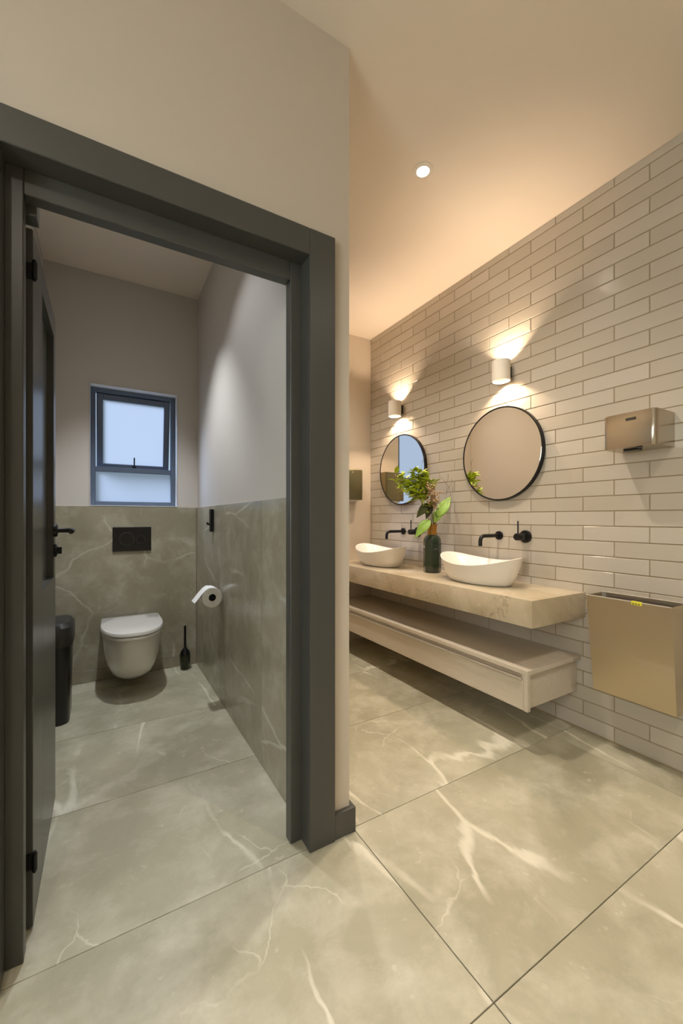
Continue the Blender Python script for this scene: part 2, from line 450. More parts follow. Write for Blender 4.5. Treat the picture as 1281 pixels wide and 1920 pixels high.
# door ---------------------------------------------------------------
D = empty('door_1', (DX0, YD, 0), kind='structure')
JX0, JX1, JZ = -.206, .583, 1.962      # clear opening between jamb faces
yA = YD-.022
bm = B(JX1-.001, .678, yA, YD, .001, 2.050, bev=.003, seg=2); obj('architrave', bm, M['frame'], D)
obj('architrave', B(-.293, JX0+.001, yA, YD, .001, 2.050, bev=.003, seg=2), M['frame'], D)
obj('architrave', B(JX0+.001, JX1-.001, yA, YD, JZ, 2.050, bev=.003, seg=2), M['frame'], D)
obj('jamb', B(JX1, DX1, yA+.004, YD+.135, .001, DZ), M['frame'], D)
obj('jamb', B(DX0, JX0, yA+.004, YD+.135, .001, DZ), M['frame'], D)
obj('jamb', B(JX0, JX1, yA+.004, YD+.135, JZ, DZ), M['frame'], D)
obj('door_stop', B(JX1-.041, JX1+.001, YD+.045, YD+.085, .001, JZ, bev=.002), M['frame'], D)
obj('door_stop', B(JX0-.001, JX0+.036, YD+.045, YD+.085, .001, JZ, bev=.002), M['frame'], D)
obj('door_stop', B(JX0+.0365, JX1-.0415, YD+.045, YD+.085, JZ-.062, JZ+.001, bev=.002), M['frame'], D)
# leaf: swung 90 degrees into the toilet
LX0, LX1, LY0, LY1, LZ1 = -.202, -.162, YD+.137, 1.93, 1.872
obj('jamb', B(JX0-.001, -.148, YD+.0855, YD+.134, LZ1+.004, JZ, bev=.001), M['frame'], D)
RY0, RY1, RZ0, RZ1 = 1.535, 1.872, .875, 1.79
bm = bmesh.new()
box(bm, LX0, LX1, LY0, RY0, .008, LZ1, .0015); box(bm, LX0, LX1, RY1, LY1, .008, LZ1, .0015)
box(bm, LX0, LX1, RY0, RY1, .008, RZ0); box(bm, LX0, LX1, RY0, RY1, RZ1, LZ1)
box(bm, LX0+.008, LX1-.022, RY0, RY1, RZ0, RZ1)
leaf = obj('door_leaf', bm, M['leafdoor'], D)
for z_ in (1.758, .185):
    bm = bmesh.new(); tube(bm, [(LX1+.004, LY0-.007, z_-.022), (LX1+.004, LY0-.007, z_+.022)], .0065, 12)
    tube(bm, [(LX1+.004, LY0-.007, z_-.028), (LX1+.004, LY0-.007, z_+.028)], .0042, 10)
    box(bm, LX0+.006, LX1+.002, LY0-.003, LY0+.0005, z_-.022, z_+.022, .001)
    obj('hinge', bm, M['black'], leaf, smooth=True)
lv = bmesh.new(); lathe(lv, [(.0, .012), (.022, .011), (.025, .007), (.025, 0)], (LX1, 1.885, 1.052), 'X', 28)
tube(lv, smooth_pts([(LX1+.005, 1.885, 1.052), (LX1+.045, 1.885, 1.052), (LX1+.058, 1.876, 1.052), (LX1+.06, 1.85, 1.051), (LX1+.06, 1.775, 1.05)], 6), .009, 12)
obj('lever_handle', lv, M['black'], leaf, smooth=True)
lv = bmesh.new(); lathe(lv, [(.0, .010), (.022, .009), (.025, .006), (.025, 0)], (LX1, 1.885, .975), 'X', 28)
box(lv, LX1+.008, LX1+.024, 1.882, 1.888, .962, .988, .001)
obj('thumb_turn', lv, M['black'], leaf, smooth=True)
lv = bmesh.new(); lathe(lv, [(.025, 0), (.025, -.007), (.022, -.011), (.0, -.012)], (LX0, 1.885, 1.052), 'X', 28)
tube(lv, smooth_pts([(LX0-.005, 1.885, 1.052), (LX0-.045, 1.885, 1.052), (LX0-.058, 1.876, 1.052), (LX0-.06, 1.85, 1.051), (LX0-.06, 1.775, 1.05)], 6), .009, 12)
obj('lever_handle', lv, M['black'], leaf, smooth=True)

# ------------------------------------------------------------------ vanity
ct = obj('countertop', B(1.695, XT-.0008, 1.149, YF-.001, .589, .718, bev=.003, seg=2), M['counter'], smooth=True)
tag(ct, 'long thick beige stone washbasin countertop fixed to the tiled wall', 'countertop')
V = empty('vanity_drawer_unit', (1.9, 2.1, .19), 'long pale washed oak wall-hung drawer unit under the stone countertop', 'cabinet')
VX, VY, VZ0, VZ1 = 1.697, 1.172, .194, .386
obj('top_panel', B(VX, XT-.001, VY, YF-.001, VZ1-.022, VZ1, bev=.0015), M['wood'], V)
obj('side_panel', B(VX+.004, XT-.001, VY+.022, VY+.036, VZ0, VZ1-.0225, bev=.001), M['wood'], V)
obj('corner_post', B(VX+.0005, VX+.022, VY+.001, VY+.0215, VZ0, VZ1-.0225, bev=.001), M['wood'], V)
obj('bottom_panel', B(VX+.025, XT-.001, VY+.037, YF-.001, VZ0, VZ0+.018), M['wood'], V)
obj('back_panel', B(XT-.018, XT-.001, VY+.037, YF-.001, VZ0+.019, VZ1-.023), M['wood'], V)
df = obj('drawer_front', B(VX+.002, VX+.021, VY+.025, YF-.006, VZ0+.001, VZ1-.050, bev=.001), M['wood'], V)
bm = bmesh.new()
box(bm, VX-.004, VX+.021, VY+.030, YF-.006, VZ1-.0495, VZ1-.044, .001); box(bm, VX-.008, VX-.003, VY+.030, YF-.006, VZ1-.0535, VZ1-.041, .0015)
box(bm, VX+.017, VX+.021, VY+.030, YF-.006, VZ1-.044, VZ1-.026)
h = obj('handle', bm, M['alu'], df); h['label'] = 'long aluminium finger-pull rail along the drawer top'

# basins
def basin(name, cx_, cy_, z, label):
    E_ = empty(name, (cx_, cy_, z), label, 'basin', 'vessel basins on the stone countertop')
    bm = bmesh.new(); seg = 64
    A, Bx = .272, .160; a0, b0 = .200, .104
    def rim(th): return .118 + .043*abs(math.sin(th))**2.0 + .008*math.cos(th)   # th=0 -> +X
    rings = []
    ts = [0, .04, .1, .25, .45, .65, .82, .95, 1.0]
    for t in ts:
        ring = []
        for k in range(seg):
            th = 2*PI*k/seg; f = t**.58 if t > 0 else 0
            rx = b0+(Bx-b0)*f; ry = a0+(A-a0)*f
            if t == 0: rx *= .96; ry *= .96
            ring.append(bm.verts.new((cx_+rx*math.cos(th), cy_+ry*math.sin(th), z+rim(th)*t)))
        rings.append(ring)
    for t in (1.0, .93, .75, .5, .3, .15, .06, .0):
        ring = []
        for k in range(seg):
            th = 2*PI*k/seg; f = t**.55 if t > 0 else 0
            ex = 1 if t < 1 else 1
            rx = .02+(Bx-.009-.02)*f; ry = .03+(A-.009-.03)*f
            ring.append(bm.verts.new((cx_+rx*math.cos(th), cy_+ry*math.sin(th), z+.022+(rim(th)-.022)*t + (.0015 if t == 1 else 0))))
        rings.append(ring)
    for a, b in zip(rings, rings[1:]):
        for k in range(seg): bm.faces.new((a[k], a[(k+1) % seg], b[(k+1) % seg], b[k]))
    bm.faces.new(rings[0]); bm.faces.new(rings[-1])
    obj('bowl', bm, M['matteceramic'], E_, smooth=True, angle=75)
    obj('drain', lathe(bmesh.new(), [(.0, .006), (.017, .005), (.021, .001), (.021, -.002)], (cx_, cy_, z+.023), 'Z', 24), M['alu'], E_, smooth=True)
    return E_
b1 = basin('vessel_basin', 1.925, 1.652, .7185, 'white boat-shaped vessel basin under the nearer round mirror, right of the vase')
copy_tree(b1, loc=(1.925, 2.645, .7185), label='white boat-shaped vessel basin under the farther round mirror, left of the vase')

# spouts and mixers
def spout(y, label):
    E_ = empty('wall_spout', (XT, y, .99), label, 'tap', 'black wall taps above the basins')
    obj('rose', lathe(bmesh.new(), [(.027, 0), (.027, -.010), (.025, -.013), (0, -.013)], (XT-.001, y, .99), 'X', 32), M['black'], E_, smooth=True)
    p = [(XT-.004, y, .99), (XT-.06, y, .99), (XT-.12, y, .99), (XT-.15, y, .989), (XT-.168, y, .980), (XT-.176, y, .960), (XT-.176, y, .930)]
    bm = tube(bmesh.new(), smooth_pts(p, 6), .0115, 16)
    obj('spout', bm, M['black'], E_, smooth=True); return E_
s1 = spout(1.673, 'black wall-mounted spout over the nearer basin')
copy_tree(s1, loc=(XT, 2.61, .99), label='black wall-mounted spout over the farther basin')
def mixer(y, label):
    E_ = empty('mixer_valve', (XT, y, .99), label, 'tap', 'black wall mixers beside the spouts')
    obj('rose', lathe(bmesh.new(), [(.037, 0), (.037, -.012), (.034, -.016), (0, -.016)], (XT-.001, y, .99), 'X', 36), M['black'], E_, smooth=True)
    obj('body', lathe(bmesh.new(), [(.021, -.012), (.021, -.05), (.018, -.052), (.018, -.056), (.021, -.058), (.021, -.088), (.019, -.092), (0, -.092)], (XT, y, .99), 'X', 32), M['black'], E_, smooth=True)
    obj('lever', tube(bmesh.new(), [(XT-.076, y, .985), (XT-.076, y, 1.082)], .0042, 10), M['black'], E_, smooth=True); return E_
m1 = mixer(1.488, 'black round wall mixer with pin lever right of the nearer spout')
copy_tree(m1, loc=(XT, 2.43, .99), label='black round wall mixer with pin lever right of the farther spout, behind the leaves')

# mirrors
def mirror(y, z, label):
    E_ = empty('round_mirror', (XT, y, z), label, 'mirror', 'round black-framed mirrors on the tiled wall'); R = .289
    obj('frame', lathe(bmesh.new(), [(R-.006, -.003), (R, -.003), (R, -.030), (R-.006, -.030)], (XT, y, z), 'X', 96, close=True), M['black'], E_, smooth=True)
    obj('mirror_glass', lathe(bmesh.new(), [(R-.006, -.004), (R-.006, -.026), (R-.009, -.0275), (0, -.0275)], (XT, y, z), 'X', 96), M['mirror'], E_, smooth=True, angle=20)
    return E_
mm = mirror(1.655, 1.497, 'round black-framed mirror above the nearer basin')
copy_tree(mm, loc=(XT, 2.615, 1.497), label='round black-framed mirror above the farther basin, reflecting a window')

# sconces
def sconce(y, z, label):
    E_ = empty('wall_sconce', (2.07, y, z), label, 'lamp', 'cylindrical up and down wall lamps')
    R, h = .053, .060
    obj('shade', lathe(bmesh.new(), [(R, -h), (R, h), (R-.005, h), (R-.005, -h)], (2.07, y, z), 'Z', 48, close=True), M['plaster'], E_, smooth=True)
    bm = B(2.118, XT-.001, y-.022, y+.022, z-.035, z+.035, bev=.002)
    obj('wall_bracket', bm, M['black'], E_)
    obj('bulb_holder', lathe(bmesh.new(), [(R-.005, -.008), (R-.005, .008)], (2.07, y, z), 'Z', 48), M['plaster'], E_, smooth=True)
    for sg in (1, -1):
        bm = lathe(bmesh.new(), [(.0, .009), (.008, .008), (.012, .003), (.012, 0)], (2.07, y, z), 'Z', 20)
        if sg < 0: bmesh.ops.scale(bm, vec=(1, 1, -1), verts=bm.verts, space=Matrix.Translation((0, 0, -z)))
        bmesh.ops.translate(bm, vec=(0, 0, sg*.008), verts=bm.verts)
        obj('bulb', bm, M['bulb'], E_, smooth=True)
        sl = add_light('sconce_light', 'SPOT', (2.07, y, z+(.020 if sg > 0 else -.030)), P_SCONCE, WARM, E_, shadow_soft_size=.006, spot_size=math.radians(124 if sg > 0 else 150), spot_blend=.85)
        if sg > 0: sl.rotation_euler = (PI, 0, 0)
    return E_
sconce(1.607, 1.985, 'white cylinder wall lamp above the nearer round mirror')
sconce(2.640, 1.998, 'white cylinder wall lamp above the farther round mirror')

# ceiling lights
def downlight(x, y, label, power, size, blend, group, col=DOWN_COL):
    E_ = empty('ceiling_downlight', (x, y, ZC), label, 'lamp', group)
    obj('trim_ring', lathe(bmesh.new(), [(.030, -.0005), (.047, -.0005), (.047, -.004), (.030, -.008)], (x, y, ZC), 'Z', 40, close=True), M['plaster'], E_, smooth=True)
    obj('lens', lathe(bmesh.new(), [(0, -.006), (.020, -.0055), (.0295, -.004), (.0295, -.0006)], (x, y, ZC), 'Z', 32), M['lamp'], E_, smooth=True)
    add_light('spot', 'SPOT', (x, y, ZC-.016), power, col, E_, spot_size=math.radians(size), spot_blend=blend, shadow_soft_size=.028)
    return E_
downlight(1.31, 1.455, 'small bright round downlight in the ceiling of the washbasin area', P_DOWN, 128, 1.0, None)
downlight(1.31, 2.66, 'unseen ceiling downlight added behind the partition to brighten the far wall', P_DOWN*.75, 122, 1.0, None)  # added lamp, out of view, brightens the far wall and partition
downlight(1.31, -.15, 'small round ceiling downlight behind the camera near the tiled wall', P_DOWN*.85, 128, 1.0, None)
downlight(-.5, -.35, 'unseen fill downlight added behind the camera to the left', P_DOWN*.5, 150, .9, None)  # added lamp, out of view, fills the door wall side
downlight(.15, 1.93, 'ceiling downlight inside the toilet cubicle near its door', P_TOIL*.28, 104, .5, None, TOIL_COL)
downlight(.15, 2.50, 'ceiling downlight inside the toilet cubicle above the toilet', P_TOIL*1.45, 78, .7, None, TOIL_COL)

# ------------------------------------------------------------------ hand dryer
H = empty('hand_dryer', (XT, .877, 1.408), 'small brushed steel hand dryer on the tiled wall right of the near mirror', 'hand dryer')
y0, y1, xf, z0, z1 = .772, .982, 1.972, 1.408, 1.560
bm = bmesh.new(); prof = []
rr = .022
for cx2, cy2, s0 in ((xf+rr, y1-rr, 90), (xf+rr, y0+rr, 180)):
    for k in range(9):
        a = math.radians(s0+90*k/8); prof.append((cx2+rr*math.cos(a), cy2+rr*math.sin(a)))
prof = [(XT-.001, y1)] + prof + [(XT-.001, y0)]
def prism(bm, prof, z0, z1, inset=0.0, dz=0.0):
    c = Vector((sum(p[0] for p in prof)/len(prof), sum(p[1] for p in prof)/len(prof)))
    rings = []
    for (z, k) in ((z0, inset), (z0+dz, 0), (z1-dz, 0), (z1, inset)):
        ring = []
        for p in prof:
            d = Vector(p)-c; q = c + d*(1-k/max(d.length, 1e-4)); ring.append(bm.verts.new((min(q.x, XT-.001) if p[0] < XT-.01 else p[0], q.y, z)))
        rings.append(ring)
    for a, b in zip(rings, rings[1:]):
        for k in range(len(prof)): bm.faces.new((a[k], a[(k+1) % len(prof)], b[(k+1) % len(prof)], b[k]))
    bm.faces.new(rings[0]); bm.faces.new(rings[-1]); return bm
cov = obj('cover', prism(bm, prof, z0, z1, .003, .003), M['steel'], H, smooth=True, angle=30)
bm = bmesh.new(); box(bm, 2.03, 2.07, .865, .925, z0-.007, z0+.001, .002); obj('air_nozzle', bm, M['blackplastic'], H)
bm = bmesh.new(); lathe(bm, [(0, -.003), (.012, -.003), (.012, .001)], (1.995, .845, z0), 'Z', 20); obj('sensor', bm, M['blackplastic'], H, smooth=True)
bm = B(xf-.0012, xf+.001, .848, .888, 1.524, 1.536, .0003); nb = obj('badge', bm, M['ink'], H); nb['label'] = 'small dark name badge on the dryer front'

# ------------------------------------------------------------------ wall bin
K = empty('waste_bin', (XT, .9, .28), 'open-topped stainless steel waste bin hung on the tiled wall beside the countertop', 'bin')
bm = bmesh.new()
T = .0025
def quad_prism(bm, a, b, c, d, n):
    A_ = [Vector(p) for p in (a, b, c, d)]; n = Vector(n)
    v = [bm.verts.new(p) for p in A_] + [bm.verts.new(p+n) for p in A_]
    for f in ((0, 1, 2, 3), (7, 6, 5, 4), (0, 4, 5, 1), (1, 5, 6, 2), (2, 6, 7, 3), (3, 7, 4, 0)): bm.faces.new([v[i] for i in f])
ft, fb, zt, zb = 2.0, 2.025, .731, .282
yl, yr, ylb, yrb = 1.072, .732, 1.050, .724
quad_prism(bm, (ft, yr, zt), (ft, yl, zt), (fb, ylb, zb), (fb, yrb, zb), (T, 0, 0))
fr = obj('front_panel', bm, M['steel2'], K)
bm = bmesh.new(); quad_prism(bm, (ft+T, yl-T, zt), (XT-.001, yl-T, zt), (XT-.001, ylb-T, zb), (fb+T, ylb-T, zb), (0, T, 0)); obj('side_panel', bm, M['steel2'], K)
bm = bmesh.new(); quad_prism(bm, (ft+T, yr, zt), (XT-.001, yr, zt), (XT-.001, yrb, zb), (fb+T, yrb, zb), (0, T, 0)); obj('side_panel', bm, M['steel2'], K)
bm = bmesh.new(); box(bm, XT-.004, XT-.001, yr+T, ylb-T, zb, zt+.004); obj('back_panel', bm, M['steel2'], K)
bm = bmesh.new(); box(bm, fb+T, XT-.004, yrb+T, ylb-T, zb, zb+T); obj('base_panel', bm, M['steel2'], K)
obj('rim', tube(bmesh.new(), [(ft+.001, yr, zt), (ft+.001, yl, zt)], .003, 8), M['alu'], K, smooth=True)
obj('rim', tube(bmesh.new(), [(XT-.006, yr, zt+.003), (XT-.006, yl-.004, zt+.003)], .003, 8), M['alu'], K, smooth=True)
obj('interior_shade_block', B(fb+.008, XT-.012, yr+.01, yl-.035, zb+.03, zt-.012, bev=.006), M['inside'], K)  # dark solid block stands in for the shade inside the open bin
st = obj('sticker', B(ft-.0026, ft+.0055, .838, .878, zt-.012, zt+.0045, .0005), M['sticker'], K); st['label'] = 'small yellow sticker on the front rim'
bm = bmesh.new()
for q in range(3): box(bm, ft-.0032, ft-.0024, .845+.011*q, .852+.011*q, zt-.0085, zt-.0045)
obj('sticker_print', bm, M['ink'], st)

# paper towel dispenser on far wall
K = empty('paper_dispenser', (1.875, YF, 1.258), 'steel paper towel dispenser with painted-in olive reflection on the far wall beside the farther basin', 'dispenser')
obj('cover', B(1.775, 1.982, 2.985, YF-.001, 1.258, 1.527, bev=.008, seg=3), M['steel_tinted'], K, smooth=True)
obj('lock', lathe(bmesh.new(), [(0, -.002), (.007, -.002), (.007, .001)], (1.878, 2.985, 1.50), 'Y', 16), M['alu'], K, smooth=True)
obj('paper_tongue', B(1.80, 1.955, 3.02, 3.022, 1.246, 1.262), M['paper'], K)

# ------------------------------------------------------------------ vase and flowers
VC = Vector((1.992, 2.118, .7185))
K = empty('vase', VC, 'dark green ribbed glass bottle vase with amber neck between the two basins', 'vase')
mod = lambda a, h: 1+.03*math.cos(8*a)*(1 if h < .25 else 0)
prof = [(.050, 0), (.059, .006), (.060, .05), (.060, .20), (.057, .232), (.048, .252), (.036, .262), (.033, .264), (.044, .250), (.055, .23), (.0565, .2), (.0565, .05), (.054, .012), (0, .010)]
obj('vase_body', lathe(bmesh.new(), prof, VC, 'Z', 64, mod), M['vase'], K, smooth=True, angle=60)
prof = [(.033, .262), (.031, .29), (.032, .325), (.037, .334), (.037, .338), (.034, .338), (.0285, .325), (.0275, .29), (.0295, .262)]
nk = obj('vase_neck', lathe(bmesh.new(), prof, VC, 'Z', 48, close=True), M['amber'], K, smooth=True, angle=60); nk['label'] = 'narrow amber glass neck'

def leaf_bm(L, W, fold=.25, droop=.3, seg=7, shape=1.0):
    bm = bmesh.new(); rows = []
    for i in range(seg+1):
        t = i/seg; w = W/2*math.sin(PI*t**.8)**shape if 0 < t < 1 else 0.0008
        x = L*t; z = -droop*L*t*t
        rows.append([bm.verts.new((x, s*w, z+fold*abs(s)*w)) for s in (-1, -.5, 0, .5, 1)])
    for a, b in zip(rows, rows[1:]):
        for k in range(4): bm.faces.new((a[k], a[k+1], b[k+1], b[k]))
    r = bmesh.ops.extrude_face_region(bm, geom=list(bm.faces))
    bmesh.ops.translate(bm, vec=(0, 0, -.0007), verts=[v for v in r['geom'] if isinstance(v, bmesh.types.BMVert)])
    return bm
def leaf_obj(mesh_src, parent, p, d, up, scale=1.0):
    o = mesh_src.copy() if not isinstance(mesh_src, bpy.types.Mesh) else bpy.data.objects.new('leaf', mesh_src)
    COL.objects.link(o); o.parent = parent
    d = Vector(d).normalized(); up = Vector(up); s = up.cross(d).normalized(); u = d.cross(s)
    R = Matrix((d, s, u)).transposed()
    o.matrix_local = Matrix.Translation(Vector(p)-root_loc(parent)) @ R.to_4x4() @ Matrix.Scale(scale, 4)
    return o
def mesh_from(bm, m, name='leaf'):
    bmesh.ops.recalc_face_normals(bm, faces=bm.faces); me = bpy.data.meshes.new(name); bm.to_mesh(me); bm.free(); me.materials.append(m)
    for p in me.polygons: p.use_smooth = True
    return me
LM_small = [mesh_from(leaf_bm(.050, .026, .3, .25), M['leaf_yellow']), mesh_from(leaf_bm(.040, .024, .2, .5), M['leaf_yellow'])]
LM_big = mesh_from(leaf_bm(.15, .066, .45, .25, 10), M['leaf_light'])
LM_dark = mesh_from(leaf_bm(.13, .060, .3, .3, 10), M['leaf_dark'])
MOUTH = Vector((1.99, 2.118, .99))
def branch(ctrl, label, cat, name, n, lmats, start, spread, size, group=None, stemr=.0022, seedy=False):
    base = MOUTH + Vector((random.uniform(-.01, .01), random.uniform(-.01, .01), random.uniform(-.03, 0)))
    K = empty(name, base, label, cat, group)
    pts = smooth_pts([base] + [Vector(p) for p in ctrl], 6)
    obj('stem', tube(bmesh.new(), pts, [stemr*(1-.6*i/len(pts)) for i in range(len(pts))], 6), M['stem'], K, smooth=True)
    for i in range(n):
        t = start+(1-start)*(i+random.random()*.8)/n; f = t*(len(pts)-1); k = min(int(f), len(pts)-2)
        p = pts[k].lerp(pts[k+1], f-k)
        d = Vector((random.uniform(-1, 1), random.uniform(-1, 1), random.uniform(-.45, 1))); tang = (pts[k+1]-pts[k]).normalized()
        d = (d.normalized()*spread+tang*.5).normalized()
        leaf_obj(random.choice(lmats), K, p+Vector((random.gauss(0,.016), random.gauss(0,.016), random.gauss(0,.016))), d, Vector((random.uniform(-.5, .5), random.uniform(-.5, .5), 1)), size*random.uniform(.75, 1.25))
    return K
branch([(1.973, 2.122, 1.055), (1.914, 2.133, 1.197), (1.846, 2.15, 1.318), (1.748, 2.185, 1.397)], 'yellow-green leafy branch leaning furthest left from the vase', 'branch', 'leafy_branch', 64, LM_small, .42, 1.0, 1.3)
branch([(1.979, 2.118, 1.055), (1.939, 2.107, 1.233), (1.894, 2.11, 1.345), (1.836, 2.121, 1.405)], 'yellow-green leafy branch rising highest at the top of the bouquet', 'branch', 'leafy_branch', 64, LM_small, .42, 1.0, 1.3)
branch([(1.976, 2.12, 1.055), (1.917, 2.12, 1.215), (1.824, 2.14, 1.275), (1.763, 2.152, 1.31)], 'low yellow-green leafy branch bending left under the others', 'branch', 'leafy_branch', 52, LM_small, .50, 1.0, 1.25)
branch([(1.985, 2.115, 1.055), (1.965, 2.10, 1.22), (1.935, 2.09, 1.33), (1.905, 2.085, 1.40)], 'yellow-green leafy branch on the right side of the bouquet top', 'branch', 'leafy_branch', 40, LM_small, .60, 1.0, 1.1)
# dried seed sprays
sd = bmesh.new(); bmesh.ops.create_icosphere(sd, subdivisions=1, radius=.009); bmesh.ops.scale(sd, vec=(1.3, .9, .9), verts=sd.verts)
SEED = mesh_from(sd, M['seed'], 'seed')
def spray(ctrl, label, n):
    K = empty('seed_spray', MOUTH+Vector((.006, -.004, -.01)), label, 'dried flower')
    pts = smooth_pts([K.location] + [Vector(p) for p in ctrl], 6)
    obj('stem', tube(bmesh.new(), pts, .0018, 6), M['twig'], K, smooth=True)
    for i in range(n):
        f = (.38+.62*i/n)*(len(pts)-1); k = min(int(f), len(pts)-2); p = pts[k].lerp(pts[k+1], f-k)
        o = bpy.data.objects.new('seed', SEED); COL.objects.link(o); o.parent = K
        o.location = p-K.location+Vector((random.gauss(0, .018), random.gauss(0, .018), random.gauss(0, .01))); s = random.uniform(.6, 1.2); o.scale = (s, s, s)
        o.rotation_euler = (random.random()*3, random.random()*3, 0)
    return K
spray([(1.955, 2.07, 1.159), (1.925, 2.05, 1.25), (1.90, 2.05, 1.325)], 'dried pinkish seed spray in the middle of the bouquet', 64)
spray([(1.975, 2.08, 1.15), (1.965, 2.06, 1.22), (1.96, 2.055, 1.27)], 'short dried pinkish seed spray on the right of the bouquet', 44)
def broad(base_pts, d, up, mesh, scale, label):
    K = empty('broad_leaf', MOUTH+Vector((0, 0, -.02)), label, 'leaf')
    pts = smooth_pts([K.location]+[Vector(p) for p in base_pts], 6)
    obj('stem', tube(bmesh.new(), pts, .0025, 6), M['stem'], K, smooth=True)
    leaf_obj(mesh, K, pts[-1], d, up, scale)
    return K
broad([(1.975, 2.11, 1.05), (1.958, 2.10, 1.085)], (-.62, .05, -.50), (-.6, -.7, .5), LM_big, 1.1, 'broad light green leaf drooping to the lower left over the vase')
broad([(1.975, 2.11, 1.05), (1.955, 2.10, 1.12), (1.94, 2.10, 1.20)], (-.5, .1, -.5), (-.5, -.7, .3), LM_dark, .95, 'dark olive leaf hanging left below the yellow-green branches')
broad([(1.98, 2.11, 1.05), (1.972, 2.10, 1.13), (1.966, 2.10, 1.20)], (-.3, .0, -.7), (-.6, -.7, .1), LM_dark, .85, 'dark olive leaf hanging in the middle of the bouquet')
broad([(1.996, 2.12, 1.04), (2.0, 2.115, 1.06)], (.45, -.12, .85), (-.75, -.6, .3), LM_big, 1.05, 'upright fresh green leaf just right of the vase neck')
broad([(2.0, 2.115, 1.04), (2.01, 2.11, 1.07), (2.03, 2.10, 1.10)], (.36, -.25, .85), (-.7, -.6, .3), LM_big, 1.2, 'tall fresh green leaf reaching furthest right of the bouquet')
def twig(ctrl, label):
    pts = smooth_pts([MOUTH]+[Vector(p) for p in ctrl], 8)
    bm = tube(bmesh.new(), pts, [.0019*(1-.65*i/len(pts)) for i in range(len(pts))], 6)
    for k in (int(len(pts)*.6), int(len(pts)*.8)):
        p = pts[k]; tube(bm, smooth_pts([p, p+Vector((.012, -.008, .03)), p+Vector((.004, -.02, .065))], 5), .001, 5)
    o = obj('curly_twig', bm, M['twig'], loc=MOUTH, smooth=True); tag(o, label, 'twig')
twig([(2.009, 2.112, 1.055), (2.085, 2.094, 1.218), (2.105, 2.089, 1.325), (2.07, 2.113, 1.397)], 'thin curly twig rising right of the bouquet, taller one')
twig([(2.012, 2.11, 1.055), (2.10, 2.067, 1.217), (2.112, 2.067, 1.294), (2.085, 2.082, 1.355)], 'thin curly twig rising right of the bouquet, shorter and nearer the mirror')
twig([(1.973, 2.122, 1.055), (1.90, 2.10, 1.33), (1.87, 2.09, 1.45), (1.885, 2.085, 1.52)], 'thin bare twig standing up above the leafy branches')

# ------------------------------------------------------------------ toilet
K = empty('toilet', (.155, YB, .06), 'white wall-hung toilet with closed lid on the marble back wall', 'toilet')
TCX = .163
def dsec(hw, d, z, yb=YB-.001, sx=2.6, n=36, cy=None, sq=.38):
    """D-shaped ring, straight back on the wall, rounded nose toward -Y"""
    pts = []; st = d*sq
    for k in range(n+1):
        a = PI*k/n; ca, sa = math.cos(a), math.sin(a)
        x = hw*abs(ca)**(2/sx)*(1 if ca >= 0 else -1); y = (d-st)*abs(sa)**(2/2.1)
        pts.append((TCX+x, yb-st-y, z))
    return [(TCX+hw*.97, yb, z)] + pts + [(TCX-hw*.97, yb, z)]
def loft(secs):
    bm = bmesh.new(); rings = [[bm.verts.new(p) for p in s] for s in secs]
    for a, b in zip(rings, rings[1:]):
        for k in range(len(a)): bm.faces.new((a[k], a[(k+1) % len(a)], b[(k+1) % len(b)], b[k]))
    bm.faces.new(rings[0]); bm.faces.new(list(reversed(rings[-1]))); return bm
obj('bowl', loft([dsec(.060, .25, .062), dsec(.068, .262, .066), dsec(.078, .285, .085), dsec(.112, .345, .098), dsec(.132, .385, .125), dsec(.150, .425, .18), dsec(.160, .450, .24), dsec(.167, .468, .31), dsec(.170, .476, .365), dsec(.168, .474, .372)]), M['ceramic'], K, smooth=True, angle=60)
obj('seat', loft([dsec(.174, .480, .376, YB-.03), dsec(.177, .484, .379, YB-.03), dsec(.177, .484, .390, YB-.03), dsec(.174, .480, .394, YB-.03)]), M['ceramic'], K, smooth=True)
obj('lid', loft([dsec(.176, .484, .397, YB-.025), dsec(.181, .490, .401, YB-.025), dsec(.181, .490, .414, YB-.025), dsec(.177, .486, .421, YB-.025), dsec(.165, .468, .4245, YB-.03), dsec(.08, .30, .427, YB-.08)]), M['ceramic'], K, smooth=True)
bm = bmesh.new(); tube(bm, [(TCX-.09, YB-.022, .385), (TCX-.05, YB-.022, .385)], .011, 12); tube(bm, [(TCX+.05, YB-.022, .385), (TCX+.09, YB-.022, .385)], .011, 12)
obj('lid_hinge', bm, M['alu'], K, smooth=True)

K = empty('flush_plate', (.173, YB, .95), 'black rectangular flush plate with two round buttons above the toilet', 'flush plate')
obj('plate', B(.054, .294, YB-.010, YB-.0005, .868, 1.036, bev=.003, seg=2), M['blackplastic'], K)
def button(x, z, r):
    b_ = obj('flush_button', lathe(bmesh.new(), [(r*.8, -.001), (r*.82, -.0055), (0, -.0045)], (x, YB-.010, z), 'Y', 36), M['blackplastic'], K, smooth=True)
    obj('button_ring', lathe(bmesh.new(), [(r*.84, -.0005), (r, -.0005), (r*.97, -.006), (r*.87, -.006)], (x, YB-.010, z), 'Y', 36, close=True), M['greyplastic'], b_, smooth=True)
button(.140, .952, .048); button(.228, .948, .030)

